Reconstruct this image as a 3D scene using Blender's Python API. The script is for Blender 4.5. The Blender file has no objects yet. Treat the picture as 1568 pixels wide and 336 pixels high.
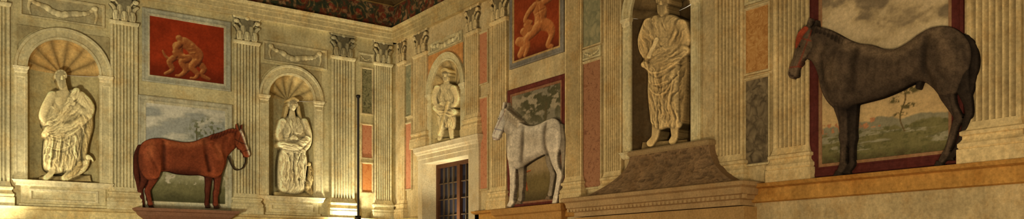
import bpy, math
import numpy as np
from mathutils import Vector
from mathutils.geometry import tessellate_polygon

scene = bpy.context.scene
# ------------------------------------------------------------------ room frame
# corner of the two frescoed walls = world origin. wall L lies on y=0 (u = x, negative),
# wall R lies on x=0 (u = -y).  d = distance from the wall into the room, v = height.
CX, CY, CZ = -7.44, -14.35, 1.6
TH = math.radians(35.68); CO, SI = math.cos(TH), math.sin(TH)
FO = 1231.0
def W(w, u, v, d):
    return (u, -d, v) if w == 'L' else (-d, -u, v)
# image pixel coordinates, cast through the camera -> metres on the wall plane
def uv(w, x, y, d=0.0):
    a = (np.asarray(x, float) - 784) / FO; b = (405 - np.asarray(y, float)) / FO
    dx = a*CO + SI; dy = -a*SI + CO
    if w == 'L':
        t = (-d - CY) / dy; return CX + t*dx, CZ + t*b
    t = (-d - CX) / dx; return -(CY + t*dy), CZ + t*b
def U(w, x, d=0.0): return float(uv(w, x, 200, d)[0])
def V(w, x, y, d=0.0): return float(uv(w, x, y, d)[1])
def ppm(w, x, d=0.0):
    return FO / float(((-d-CY)/(-(x-784)/FO*SI+CO)) if w == 'L' else ((-d-CX)/((x-784)/FO*CO+SI)))

def lin(c):
    c = np.asarray(c, float)/255.0
    return np.where(c <= 0.04045, c/12.92, ((c+0.055)/1.055)**2.4)

# ------------------------------------------------------------------ noise
def _h(ix, iy, s):
    n = (ix.astype(np.int64)*374761393 + iy.astype(np.int64)*668265263 + s*982451653) & 0x7fffffff
    n = ((n ^ (n >> 13))*1274126177) & 0x7fffffff
    return ((n ^ (n >> 16)) & 0xffff)/65535.0
def vn(x, y, s=0):
    ix = np.floor(x); iy = np.floor(y); fx = x-ix; fy = y-iy
    fx = fx*fx*(3-2*fx); fy = fy*fy*(3-2*fy)
    a = _h(ix, iy, s); b = _h(ix+1, iy, s); c = _h(ix, iy+1, s); e = _h(ix+1, iy+1, s)
    return (a*(1-fx)+b*fx)*(1-fy)+(c*(1-fx)+e*fx)*fy
def fbm(x, y, s=0, o=4):
    r = 0; a = .5; t = 0
    for i in range(o):
        r = r + a*vn(x*2**i, y*2**i, s+i*7); t += a; a *= .55
    return r/t
def sst(a, b, x):
    t = np.clip((x-a)/(b-a), 0, 1); return t*t*(3-2*t)
def mixc(C, col, w):
    return C*(1-w[..., None]) + lin(col)*w[..., None]

# ------------------------------------------------------------------ materials
MATS = {}
def fresco(name, rough=.85, stain=.22, grain=.18, bump=.25, scale=1.0, spec=.1, metal=0, age=.0):
    m = bpy.data.materials.new(name); m.use_nodes = True; nt = m.node_tree; N = nt.nodes; Lk = nt.links
    bs = N['Principled BSDF']; bs.inputs['Roughness'].default_value = rough
    bs.inputs['Specular IOR Level'].default_value = spec; bs.inputs['Metallic'].default_value = metal
    at = N.new('ShaderNodeAttribute'); at.attribute_name = 'Col'
    ge = N.new('ShaderNodeNewGeometry')
    def noise(sc, det, ro, vec=None):
        n = N.new('ShaderNodeTexNoise'); n.inputs['Scale'].default_value = sc; n.inputs['Detail'].default_value = det; n.inputs['Roughness'].default_value = ro
        Lk.new(vec if vec else ge.outputs['Position'], n.inputs['Vector']); return n
    n1 = noise(1.7*scale, 7, .65); n2 = noise(26*scale, 6, .75)
    mp = N.new('ShaderNodeMapping'); mp.inputs['Scale'].default_value = (5, 5, .7); Lk.new(ge.outputs['Position'], mp.inputs['Vector']); n3 = noise(1.6, 6, .7, mp.outputs[0])
    def mr(n, amt):
        r = N.new('ShaderNodeMapRange'); r.inputs[1].default_value = .3; r.inputs[2].default_value = .7
        r.inputs[3].default_value = 1-amt; r.inputs[4].default_value = 1+amt; Lk.new(n.outputs['Fac'], r.inputs[0]); return r
    def mul(a, b):
        mu = N.new('ShaderNodeMath'); mu.operation = 'MULTIPLY'; Lk.new(a.outputs[0], mu.inputs[0]); Lk.new(b.outputs[0], mu.inputs[1]); return mu
    tot = mul(mul(mr(n1, stain), mr(n2, grain)), mr(n3, stain*.6))
    vm = N.new('ShaderNodeVectorMath'); vm.operation = 'SCALE'; Lk.new(at.outputs['Color'], vm.inputs[0]); Lk.new(tot.outputs[0], vm.inputs['Scale'])
    out = vm.outputs[0]
    if age:      # uneven ochre ageing of the lime paint
        n4 = noise(3.1, 8, .7); r = N.new('ShaderNodeMapRange'); r.inputs[1].default_value = .48; r.inputs[2].default_value = .68; r.inputs[3].default_value = 0; r.inputs[4].default_value = age
        Lk.new(n4.outputs['Fac'], r.inputs[0]); tn = N.new('ShaderNodeVectorMath'); tn.operation = 'MULTIPLY'; tn.inputs[1].default_value = (.86, .70, .50); Lk.new(out, tn.inputs[0])
        mx = N.new('ShaderNodeMix'); mx.data_type = 'RGBA'; Lk.new(r.outputs[0], mx.inputs[0]); Lk.new(out, mx.inputs[6]); Lk.new(tn.outputs[0], mx.inputs[7]); out = mx.outputs[2]
    Lk.new(out, bs.inputs['Base Color'])
    if bump:
        bp = N.new('ShaderNodeBump'); bp.inputs['Strength'].default_value = bump; bp.inputs['Distance'].default_value = .01
        Lk.new(n2.outputs['Fac'], bp.inputs['Height']); Lk.new(bp.outputs[0], bs.inputs['Normal'])
    return m
def marble(name, cols, scale=9, dist=1.5):
    m = bpy.data.materials.new(name); m.use_nodes = True; nt = m.node_tree; N = nt.nodes; Lk = nt.links
    bs = N['Principled BSDF']; bs.inputs['Roughness'].default_value = .8; bs.inputs['Specular IOR Level'].default_value = .15
    ge = N.new('ShaderNodeNewGeometry')
    nz = N.new('ShaderNodeTexNoise'); nz.inputs['Scale'].default_value = scale*.6; nz.inputs['Detail'].default_value = 6; nz.inputs['Distortion'].default_value = dist
    vo = N.new('ShaderNodeTexVoronoi'); vo.inputs['Scale'].default_value = scale; vo.feature = 'DISTANCE_TO_EDGE'
    ad = N.new('ShaderNodeVectorMath'); ad.operation = 'MULTIPLY_ADD'; ad.inputs[1].default_value = (.25, .25, .25)
    Lk.new(nz.outputs['Color'], ad.inputs[0]); Lk.new(ge.outputs['Position'], ad.inputs[2]); Lk.new(ad.outputs[0], vo.inputs['Vector'])
    Lk.new(ge.outputs['Position'], nz.inputs['Vector'])
    ma = N.new('ShaderNodeMath'); ma.operation = 'MULTIPLY_ADD'; ma.inputs[1].default_value = 1.1; Lk.new(vo.outputs['Distance'], ma.inputs[0])
    m2 = N.new('ShaderNodeMath'); m2.operation = 'MULTIPLY'; m2.inputs[1].default_value = .9; Lk.new(nz.outputs['Fac'], m2.inputs[0]); Lk.new(m2.outputs[0], ma.inputs[2])
    cr = N.new('ShaderNodeValToRGB'); Lk.new(ma.outputs[0], cr.inputs[0])
    el = cr.color_ramp.elements; el[0].position = .25; el[0].color = (*lin(cols[0]), 1); el[1].position = .9; el[1].color = (*lin(cols[-1]), 1)
    for i, c in enumerate(cols[1:-1]):
        e = el.new(.25+.65*(i+1)/(len(cols)-1)); e.color = (*lin(c), 1)
    Lk.new(cr.outputs[0], bs.inputs['Base Color'])
    return m
FR = fresco('fresco_plaster', stain=.26, grain=.30, age=.75)
FIG = fresco('painted_figure', stain=.12, grain=.26, bump=.15)
STO = fresco('carved_stone', stain=.15, grain=.26, bump=.3, scale=1.6, age=.5)
METAL = fresco('black_metal', rough=.4, stain=.02, grain=.02, bump=0, spec=.5, metal=.6)
GLASS = fresco('dark_pane_glass', rough=.12, stain=.3, grain=.1, bump=0, spec=.6)
WOOD = fresco('dark_wood', rough=.5, stain=.15, grain=.2, bump=.1)

# ------------------------------------------------------------------ mesh builders
def mk(name, verts, faces, cols, mat, smooth=False):
    me = bpy.data.meshes.new(name); me.from_pydata([tuple(map(float, v)) for v in verts], [], [tuple(int(i) for i in f) for f in faces])
    at = me.color_attributes.new('Col', 'FLOAT_COLOR', 'POINT')
    c = np.ones((len(verts), 4), np.float32); c[:, :3] = np.clip(cols, 0, 1); at.data.foreach_set('color', c.ravel())
    if smooth: me.polygons.foreach_set('use_smooth', [True]*len(me.polygons))
    me.materials.append(mat); me.update()
    ob = bpy.data.objects.new(name, me); scene.collection.objects.link(ob); return ob
class B:
    def __init__(s): s.v = []; s.f = []; s.c = []
    def add(s, vs, fs, col):
        o = len(s.v); s.v += vs; s.f += [tuple(i+o for i in f) for f in fs]
        col = np.asarray(col, float)
        if col.ndim == 1: s.c += [lin(col)]*len(vs)
        else: s.c += [lin(k) for k in col]
    def box(s, w, u0, u1, v0, v1, d0, d1, col):
        vs = [W(w, u, v, d) for u in (u0, u1) for v in (v0, v1) for d in (d0, d1)]
        s.add(vs, [(0, 1, 3, 2), (4, 6, 7, 5), (0, 4, 5, 1), (2, 3, 7, 6), (1, 5, 7, 3), (0, 2, 6, 4)], col)
    def wrap(s, w, u0, u1, prof, col, dref=0.0, dback=0.0):
        n = len(prof); vs = []
        for v, d in prof:
            e = d-dref
            vs += [W(w, u0-e, v, dback), W(w, u0-e, v, d), W(w, u1+e, v, d), W(w, u1+e, v, dback)]
        fs = []
        for i in range(n-1):
            for k in range(3): fs.append((4*i+k, 4*i+k+1, 4*i+5+k, 4*i+4+k))
        fs += [(0, 1, 2, 3), tuple(4*(n-1)+k for k in (3, 2, 1, 0))]
        s.add(vs, fs, col)
    def vext(s, w, prof, v0, v1, cols):
        n = len(prof); vs = [W(w, u, v0, d) for u, d in prof]+[W(w, u, v1, d) for u, d in prof]
        s.add(vs, [(i, i+1, n+i+1, n+i) for i in range(n-1)]+[tuple(range(n-1, -1, -1)), tuple(range(n, 2*n))], list(cols)+list(cols))
    def frame(s, w, u0, u1, v0, v1, prof, col):
        n = len(prof); vs = []
        for e, d in prof:
            vs += [W(w, u0+e, v0+e, d), W(w, u1-e, v0+e, d), W(w, u1-e, v1-e, d), W(w, u0+e, v1-e, d)]
        fs = [(4*i+k, 4*i+(k+1) % 4, 4*i+4+(k+1) % 4, 4*i+4+k) for i in range(n-1) for k in range(4)]
        s.add(vs, fs, col)
    def arch(s, w, uc, vs_, r0, prof, col, n=36, a0=0, a1=math.pi):
        m = len(prof); P = []
        for i in range(n+1):
            a = a0+(a1-a0)*i/n
            for dr, d in prof: P.append(W(w, uc+(r0+dr)*math.cos(a), vs_+(r0+dr)*math.sin(a), d))
        s.add(P, [(i*m+k, i*m+k+1, (i+1)*m+k+1, (i+1)*m+k) for i in range(n) for k in range(m-1)], col)
    def lathe(s, c, prof, col, n=20):
        P = []; m = len(prof)
        for i in range(n):
            a = 2*math.pi*i/n
            for r, z in prof: P.append((c[0]+r*math.cos(a), c[1]+r*math.sin(a), c[2]+z))
        s.add(P, [(i*m+k, ((i+1) % n)*m+k, ((i+1) % n)*m+k+1, i*m+k+1) for i in range(n) for k in range(m-1)], col)
    def done(s, name, mat, smooth=False): return mk(name, s.v, s.f, np.array(s.c), mat, smooth)

def crom(P, n=5, closed=False):
    P = [np.asarray(p, float) for p in P]; L = len(P); out = []
    rng_ = range(L) if closed else range(L-1)
    for i in rng_:
        if closed: a, b, c, d = P[i-1], P[i], P[(i+1) % L], P[(i+2) % L]
        else: a, b, c, d = P[max(i-1, 0)], P[i], P[i+1], P[min(i+2, L-1)]
        for k in range(n):
            t = k/n
            out.append(.5*((2*b)+(c-a)*t+(2*a-5*b+4*c-d)*t*t+(3*b-a-3*c+d)*t**3))
    if not closed: out.append(P[-1])
    return out
def capf(X, Y, pts):
    s = np.full(X.shape, 1e3); h = np.zeros(X.shape)
    if len(pts) == 1: pts = [pts[0], pts[0]]
    for (x0, y0, r0), (x1, y1, r1) in zip(pts[:-1], pts[1:]):
        dx, dy = x1-x0, y1-y0; L2 = dx*dx+dy*dy+1e-9
        t = np.clip(((X-x0)*dx+(Y-y0)*dy)/L2, 0, 1); r = r0+(r1-r0)*t
        q = np.hypot(X-x0-t*dx, Y-y0-t*dy)
        s = np.minimum(s, q-r); h = np.maximum(h, np.sqrt(np.maximum(r*r-q*q, 0)))
    return s, h
def polyf(X, Y, pts):
    s = np.full(X.shape, 1e9); ins = np.zeros(X.shape, bool); n = len(pts)
    for i in range(n):
        x0, y0 = pts[i][:2]; x1, y1 = pts[(i+1) % n][:2]; dx, dy = x1-x0, y1-y0
        t = np.clip(((X-x0)*dx+(Y-y0)*dy)/(dx*dx+dy*dy+1e-9), 0, 1)
        s = np.minimum(s, np.hypot(X-x0-t*dx, Y-y0-t*dy))
        if abs(dy) > 1e-9:
            c = ((y0 > Y) != (y1 > Y)) & (X < dx*(Y-y0)/dy+x0); ins ^= c
    return np.where(ins, -s, s)
def lined(X, Y, pts):
    return capf(X, Y, [(p[0], p[1], 0) for p in pts])[0]
def blur(A, r):
    r = max(1, int(r))
    for ax in (0, 1):
        for _ in range(2):
            P = np.pad(A, [(r, r) if k == ax else (0, 0) for k in (0, 1)], mode='edge'); cs = np.cumsum(P, ax)
            z = np.zeros_like(np.take(cs, [0], ax)); cs = np.concatenate([z, cs], ax)
            n = A.shape[ax]
            A = (np.take(cs, range(2*r+1, 2*r+1+n), ax)-np.take(cs, range(0, n), ax))/(2*r+1)
    return A

def relief(name, w, bbox, prims, d=.1, step=.7, folds=(), paints=(), cav=.12, noise=.12, mat=None, dback=0.0,
           mapper=None, pm=None, hs=1.0, drape=()):
    x0, y0, x1, y1 = bbox
    X, Y = np.meshgrid(np.arange(x0, x1, step), np.arange(y0, y1, step))
    s = np.full(X.shape, 1e3); h = np.full(X.shape, -20.0); C = np.zeros(X.shape+(3,)); first = True; K = np.zeros(X.shape)
    for p in prims:
        z = p.get('z', 0); k = p.get('k', 2.0); flat = p.get('flat', .8)
        if 'poly' in p:
            si = polyf(X, Y, crom(p['poly'], 4, True) if p.get('smooth', 1) else p['poly']); R = p.get('R', 15)
            hi = R*np.sqrt(np.clip(1-(1-np.clip(-si/R, 0, 1))**2, 0, 1))
        else:
            si, hi = capf(X, Y, crom(p['cap'], 4) if len(p['cap']) > 2 else p['cap'])
        hz = np.where(si < 0, hi*flat+z, z-si*2)
        hn = np.maximum(h, hz)+np.maximum(k-np.abs(h-hz), 0)**2/(4*k)
        wt = np.clip((hz-h)/1.2+.5, 0, 1)*np.clip(.5-si/step*.5, 0, 1)
        if first: wt = np.ones_like(wt); first = False
        C = mixc(C, p.get('col', (200, 190, 160)), wt); K = K*(1-wt)+p.get('cloth', 0)*wt; h = hn
        ks = 1.5; s = np.minimum(s, si)-np.maximum(ks-np.abs(s-si), 0)**2/(4*ks)
    if len(drape):
        K = blur(K, 1.5/step); num = 0; den = 1e-6
        wx = X+6*(fbm(X*.06, Y*.06, 71)-.5)*2; wy = Y+6*(fbm(X*.06, Y*.06, 72)-.5)*2
        for (cx, cy, rr, ang, amp, per) in drape:
            a = math.radians(ang); al = wx*math.cos(a)+wy*math.sin(a); ac = -wx*math.sin(a)+wy*math.cos(a)
            g = fbm(al/per*.22, ac/per, int(cx), 3); r = 1-np.abs(2*g-1)*2.2; g2 = fbm(al/per*.3+9, ac/per*2.1, int(cy), 2)
            wgt = np.exp(-((X-cx)**2+(Y-cy)**2)/(rr*rr)); num = num+wgt*amp*(r+.6*(g2-.5)*2); den = den+wgt
        h = h+K*num/den*sst(0, -3.5, s)
    for pts, wd, amp in folds:
        q = lined(X, Y, crom(pts, 4) if len(pts) > 2 else pts); h = h+amp*np.exp(-(q/wd)**2)*sst(0, -3, s)
    h = np.maximum(h, 0)
    for pts, wd, col, st in paints:
        q = lined(X, Y, crom(pts, 4) if len(pts) > 2 else pts); C = mixc(C, col, st*np.exp(-(q/wd)**2))
    hb = blur(h, 2.2/step); C = C*np.clip(1+cav*(h-hb)*2, .45, 1.5)[..., None]  # crests lightened, hollows darkened: fresco-style shading painted into the colour
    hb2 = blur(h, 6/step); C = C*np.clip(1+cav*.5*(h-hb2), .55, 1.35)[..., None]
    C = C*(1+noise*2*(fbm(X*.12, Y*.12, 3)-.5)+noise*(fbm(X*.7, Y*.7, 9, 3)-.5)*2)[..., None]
    gy, gx = np.gradient(s, step); out = s > 0; near = out & (s < step*1.3)
    gm = np.maximum(np.hypot(gx, gy), .3)
    X = np.where(near, X-gx/gm**2*s, X); Y = np.where(near, Y-gy/gm**2*s, Y); h = np.where(out, 0, h)
    keep = (~out) | near
    kf = keep[:-1, :-1] & keep[1:, :-1] & keep[:-1, 1:] & keep[1:, 1:]
    idx = np.arange(X.size).reshape(X.shape)
    F = np.stack([idx[:-1, :-1][kf], idx[1:, :-1][kf], idx[1:, 1:][kf], idx[:-1, 1:][kf]], 1)
    if pm is None: pm = ppm(w, (x0+x1)/2, d)
    if mapper: uu, vv = mapper(X, Y)
    else: uu, vv = uv(w, X, Y, d)
    D = d+h/pm*hs
    def world(uu, vv, D):
        return np.stack([uu, -D, vv], -1) if w == 'L' else np.stack([-D, -uu, vv], -1)
    P = world(uu, vv, D).reshape(-1, 3); Cf = C.reshape(-1, 3)
    E = np.concatenate([F[:, [0, 1]], F[:, [1, 2]], F[:, [2, 3]], F[:, [3, 0]]]); N = X.size
    key = E[:, 0]*N+E[:, 1]; rev = E[:, 1]*N+E[:, 0]; be = E[~np.isin(rev, key)]
    bv, inv = np.unique(be, return_inverse=True); inv = inv.reshape(-1, 2)
    used, ui = np.unique(F, return_inverse=True); F2 = ui.reshape(-1, 4)
    top = P[bv]; bot = world(uu.ravel()[bv], vv.ravel()[bv], np.full(len(bv), dback))
    n0 = len(used); n1 = n0+len(bv)
    SF = np.stack([n0+inv[:, 1], n0+inv[:, 0], n1+inv[:, 0], n1+inv[:, 1]], 1)
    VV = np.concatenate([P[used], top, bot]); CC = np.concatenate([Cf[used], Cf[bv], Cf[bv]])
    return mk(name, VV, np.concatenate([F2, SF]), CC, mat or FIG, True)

def canvas(name, w, u0, u1, v0, v1, d, fn, step=.011, mat=None, mask=None):
    nu = max(2, int((u1-u0)/step)); nv = max(2, int((v1-v0)/step))
    A, Bv = np.meshgrid(np.linspace(u0, u1, nu), np.linspace(v0, v1, nv))
    C = fn((A-u0)/(u1-u0), 1-(Bv-v0)/(v1-v0), A, Bv)
    idx = np.arange(A.size).reshape(A.shape)
    F = np.stack([idx[:-1, :-1], idx[:-1, 1:], idx[1:, 1:], idx[1:, :-1]], -1)
    if mask is not None:
        k = mask(A, Bv); kf = k[:-1, :-1] & k[:-1, 1:] & k[1:, 1:] & k[1:, :-1]; F = F[kf]
    F = F.reshape(-1, 4)
    P = (np.stack([A, np.full(A.shape, -d), Bv], -1) if w == 'L' else np.stack([np.full(A.shape, -d), -A, Bv], -1)).reshape(-1, 3)
    used, ui = np.unique(F, return_inverse=True)
    return mk(name, P[used], ui.reshape(-1, 4), C.reshape(-1, 3)[used], mat or FR)

# ------------------------------------------------------------------ levels
ZL = 2.48
ZCB, ZAR, ZFR, ZFT, ZCE = 5.56, 5.98, 6.24, 6.72, 7.15
CRE = (212, 200, 152); CREL = (221, 209, 163); DEP = .05

# ------------------------------------------------------------------ niches
NI = {}
def niche_def(key, w, xl, xr, ysp, ybot, depth):
    xc = (xl+xr)/2; u0, u1 = U(w, xl), U(w, xr)
    NI[key] = dict(w=w, c=(u0+u1)/2, a=(u1-u0)/2, sp=V(w, xc, ysp), b=V(w, xc, ybot), D=depth)
niche_def('n1', 'L', 42, 152, 110, 279, .24)
niche_def('n2', 'L', 411, 480, 151, 302, .2)
niche_def('n3', 'R', 662, 707, 137, 219, .16)
niche_def('n4', 'R', 968, 1060, 12, 226, .26)
def arch_loop(n):
    c, a, sp, b = n['c'], n['a'], n['sp'], n['b']
    return [Vector((c-a, b, 0)), Vector((c+a, b, 0))]+[Vector((c+a*math.cos(t), sp+a*math.sin(t), 0)) for t in np.linspace(0, math.pi, 33)]
def wall(name, w, outer, holes, col):
    loops = [[Vector((p[0], p[1], 0)) for p in outer]]+holes
    tr = tessellate_polygon(loops); vs = [v for l in loops for v in l]
    return mk(name, [W(w, v.x, v.y, 0) for v in vs], tr, np.tile(lin(col), (len(vs), 1)), FR)
WU0, WU1, WV0, WV1 = U('R', 650), U('R', 721), .9, 3.47
wall('wall_left', 'L', [(-9.5, 0), (0, 0), (0, ZCE), (-9.5, ZCE)], [arch_loop(NI['n1']), arch_loop(NI['n2'])], (196, 184, 136))
wall('wall_right', 'R', [(0, 0), (14.6, 0), (14.6, ZCE), (0, ZCE)],
     [arch_loop(NI['n3']), arch_loop(NI['n4']), [Vector(p) for p in ((WU0, WV0, 0), (WU1, WV0, 0), (WU1, WV1, 0), (WU0, WV1, 0))]], (198, 178, 130))

def niche(key, col, shell, lip=.09, side=(207, 195, 148)):
    n = NI[key]; w, c, a, sp, b, D = [n[k] for k in ('w', 'c', 'a', 'sp', 'b', 'D')]
    bb = B(); nr, nt_ = 16, 145; P = []; K = []
    for i in range(nr+1):
        r = i/nr
        for j in range(nt_):
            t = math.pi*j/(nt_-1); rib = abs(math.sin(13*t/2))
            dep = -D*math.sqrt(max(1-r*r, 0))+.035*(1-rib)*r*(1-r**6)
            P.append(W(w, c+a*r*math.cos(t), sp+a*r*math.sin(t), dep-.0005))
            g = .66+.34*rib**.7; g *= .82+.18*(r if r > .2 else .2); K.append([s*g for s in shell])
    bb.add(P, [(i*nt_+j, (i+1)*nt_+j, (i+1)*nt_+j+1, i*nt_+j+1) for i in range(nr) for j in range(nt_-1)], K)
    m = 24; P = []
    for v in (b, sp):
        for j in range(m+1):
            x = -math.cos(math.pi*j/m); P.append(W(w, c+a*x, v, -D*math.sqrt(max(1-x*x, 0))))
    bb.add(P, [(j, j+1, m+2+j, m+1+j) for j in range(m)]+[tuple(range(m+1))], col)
    bb.arch(w, c, sp, a, [(0, -.01), (0, .035), (.03, .045), (.04, .03), (lip, .03), (lip+.01, .055), (lip+.045, .06), (lip+.05, 0)], side)
    e = lip+.05
    for sgn in (-1, 1):
        ua, ub = sorted((c+sgn*a, c+sgn*(a+e)))
        bb.box(w, ua, ub, b, sp-.10, -.01, .03, side)
        bb.frame(w, ua+.025, ub-.025, b+.06, sp-.15, [(0, .03), (0, .038), (.012, .038), (.016, .03)], CREL)
        bb.wrap(w, ua, ub, [(sp-.10, .03), (sp-.085, .045), (sp-.05, .045), (sp-.035, .06), (sp, .065)], CREL, dref=.045)
    bb.wrap(w, c-a-e, c+a+e, [(b-.09, .03), (b-.07, .05), (b-.03, .06), (b, .08)], CREL, dref=.05)
    return bb, (w, c, a, sp, b, e)
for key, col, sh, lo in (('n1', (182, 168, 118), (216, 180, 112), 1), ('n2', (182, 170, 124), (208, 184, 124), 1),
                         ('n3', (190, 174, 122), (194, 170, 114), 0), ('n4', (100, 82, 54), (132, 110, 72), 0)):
    bb, (w, c, a, sp, b, e) = niche(key, col, sh, lip=.13 if key in ('n1', 'n2') else .10)
    if lo:
        bb.wrap(w, c-a-.1, c+a+.1, [(ZL, .05), (ZL+.05, .05), (ZL+.06, .02), (b-.09, .02)], CRE, dref=.03)
        bb.frame(w, c-a+.02, c+a-.02, ZL+.09, b-.13, [(0, .02), (.0, .045), (.03, .045), (.045, .02), (.05, .021)], CREL)
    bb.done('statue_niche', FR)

# ------------------------------------------------------------------ pilasters
def capital(b_w, u0, u1, v0, v1, d, tint=(190, 178, 136)):
    wd = (u1-u0)+.06; uc = (u0+u1)/2
    mp = lambda X, Y: (uc+(X-50)/100*wd, v1-Y/110*(v1-v0))
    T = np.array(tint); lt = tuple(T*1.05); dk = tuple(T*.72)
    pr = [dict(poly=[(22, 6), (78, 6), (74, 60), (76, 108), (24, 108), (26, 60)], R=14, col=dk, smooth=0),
          dict(poly=[(0, 0), (100, 0), (97, 11), (60, 14), (40, 14), (3, 11)], R=4, z=9, col=lt, smooth=0, k=1)]
    for x in (36, 64): pr.append(dict(cap=[(x, 100, 8), (x, 62, 9), (x, 48, 7)], z=8, col=T, k=1))
    for x in (8, 92): pr.append(dict(cap=[(50+(x-50)*.55, 98, 6), (50+(x-50)*.75, 60, 7), (x, 46, 6)], z=4, col=T, k=1))
    for x in (24, 50, 76): pr.append(dict(cap=[(x, 106, 10), (x, 88, 11), (x, 76, 8)], z=12, col=lt, k=1))
    for x in (13, 87):
        pr.append(dict(cap=[(50+(x-50)*.4, 50, 3), (50+(x-50)*.8, 28, 4)], z=7, col=T, k=1)); pr.append(dict(cap=[(x, 25, 10)], z=9, col=lt, k=1))
    pr.append(dict(cap=[(50, 9, 8)], z=12, col=lt, k=1))
    fo = [([(x-7+7*math.cos(t), 25+6*math.sin(t)) for t in np.linspace(0, 5, 8)], 1.6, -3) for x in (18, 96)]
    for x in (24, 50, 76):
        fo += [([(x, 106), (x, 74)], 1.3, 2.5)]+[([(x+q, 104), (x+q*1.2, 80)], 1.2, -3) for q in (-5, 5)]
    for x in (36, 64): fo += [([(x+q, 84), (x+q*1.2, 52)], 1.2, -3) for q in (-4, 4)]
    return relief('corinthian_capital', b_w, (-6, -2, 106, 112), pr, d=d, step=2.0, folds=fo, cav=.13, mapper=mp, pm=100/wd, hs=.36, mat=FR, dback=0.001, noise=.08)
def pilaster(w, x0, x1, nf=7, col=CRE, cap=True, dep=DEP, z0=ZL, ct=.85):
    u0, u1 = U(w, x0, dep), U(w, x1, dep); wd = u1-u0; bb = B(); col = np.array(col)
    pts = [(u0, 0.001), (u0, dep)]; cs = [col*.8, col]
    mgn = wd*.07; fw = (wd-2*mgn)/nf
    for i in range(nf):
        a = u0+mgn+fw*i
        for k in range(9):
            t = k/8; pts.append((a+fw*(.13+.74*t), dep-min(.5*fw, .03)*math.sin(math.pi*t)**.6)); cs.append(col*(1.04-.26*math.sin(math.pi*t)))  # painted flute stripes: groove shade put into the colour by depth
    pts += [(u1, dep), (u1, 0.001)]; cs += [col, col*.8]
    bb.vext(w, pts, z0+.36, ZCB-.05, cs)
    bb.wrap(w, u0, u1, [(z0, dep+.06), (z0+.13, dep+.06), (z0+.135, dep+.045), (z0+.15, dep+.055), (z0+.18, dep+.055), (z0+.195, dep+.04), (z0+.22, dep+.025),
                        (z0+.245, dep+.025), (z0+.255, dep+.042), (z0+.285, dep+.042), (z0+.30, dep+.02), (z0+.33, dep+.01), (z0+.37, dep)], col*1.03, dref=dep, dback=.001)
    bb.wrap(w, u0, u1, [(ZCB-.07, dep), (ZCB-.055, dep+.012), (ZCB-.03, dep+.02), (ZCB-.01, dep+.02), (ZCB, dep)], col*1.03, dref=dep, dback=.001)
    ob = bb.done('fluted_pilaster', FR)
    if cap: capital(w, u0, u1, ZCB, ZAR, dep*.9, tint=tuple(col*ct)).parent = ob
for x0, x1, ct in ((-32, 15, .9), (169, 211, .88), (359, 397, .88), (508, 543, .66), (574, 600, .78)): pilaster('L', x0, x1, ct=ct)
RC = (206, 184, 132)
for x0, x1, nf in ((609, 619, 3), (633, 653, 6), (712, 732, 6), (751, 775, 6), (865, 890, 7), (925, 951, 7), (1094, 1137, 7), (1184, 1238, 7), (1480, 1563, 7), (1590, 1700, 7)):
    pilaster('R', x0, x1, nf, col=RC, z0=3.78 if 630 < x0 < 740 else ZL)

# ------------------------------------------------------------------ entablature, frieze, ceiling, floor, ledge
ARP = [(ZAR, .09), (ZAR+.07, .09), (ZAR+.075, .105), (ZAR+.16, .105), (ZAR+.165, .12), (ZAR+.21, .12), (ZAR+.225, .15), (ZFR, .17)]
COP = [(ZFT, .10), (ZFT+.05, .14), (ZFT+.07, .22), (ZFT+.14, .24), (ZFT+.16, .34), (ZFT+.26, .36), (ZFT+.30, .45), (ZCE, .46)]
def lintrim(name, w, u0, u1, prof, col, mat=FR):
    bb = B(); pr = [(prof[0][0], 0)]+list(prof)+[(prof[-1][0], 0)]; n = len(pr)
    vs = [W(w, u0, v, d) for v, d in pr]+[W(w, u1, v, d) for v, d in pr]
    bb.add(vs, [(i, (i+1) % n, n+(i+1) % n, n+i) for i in range(n)]+[tuple(range(n)), tuple(range(2*n-1, n-1, -1))], col); return bb.done(name, mat)
lintrim('trim_1', 'L', -9.5, 0, ARP, (198, 182, 132)); lintrim('trim_2', 'R', 0, 14.6, ARP, (190, 170, 118))
lintrim('trim_3', 'L', -9.5, 0, COP, (78, 60, 32)); lintrim('trim_4', 'R', 0, 14.6, COP, (78, 60, 32))
def friezefn(a, b, A, Bv):
    C = np.zeros(A.shape+(3,)); C[:] = lin((72, 62, 42)); per = .55; x = (A/per) % 1; k = np.floor(A/per); y = b
    n = fbm(A*9, Bv*9, 5); C = mixc(C, (112, 58, 38), sst(.5, .6, n)); C = mixc(C, (54, 60, 42), sst(.48, .38, n))
    sg = np.where(k % 2 == 0, 1, -1); yy = .5+(y-.5)*sg
    q = np.hypot((x-.5)*1.15, (yy-.5)); ang = np.arctan2(yy-.5, x-.5)
    sp = np.abs(((q*5.5-ang/(2*math.pi)) % 1)-.5); C = mixc(C, (138, 112, 66), sst(.16, .06, sp)*(q < .46)*sst(.35, .55, fbm(A*12, Bv*12, 77))*.8)
    C = mixc(C, (130, 60, 40), sst(.12, .08, q)); C = mixc(C, (156, 120, 82), sst(.58, .68, fbm(A*14, Bv*14, 31))*.8)
    C = mixc(C, (140, 112, 62), sst(.06, .04, y)+sst(.94, .96, y)); return C
canvas('painted_frieze', 'L', -4.2, 0, ZFR, ZFT, .06, friezefn, .012)
canvas('painted_frieze', 'R', 0, 2.6, ZFR, ZFT, .06, friezefn, .012)
bb = B(); bb.add([(-9.5, 0, ZCE), (0, 0, ZCE), (0, -14.6, ZCE), (-9.5, -14.6, ZCE)], [(0, 1, 2, 3)], (60, 50, 32))
for i in range(8):
    bb.box('R', .6+i*1.7, .8+i*1.7, ZCE-.12, ZCE+.02, 0.5, 9.4, (84, 68, 40))
bb.done('ceiling', WOOD)
bb = B(); bb.add([(-9.5, 0, 0), (0, 0, 0), (0, -16, 0), (-9.5, -16, 0)], [(0, 1, 2, 3)], (150, 96, 66)); bb.done('floor', FR)
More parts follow.
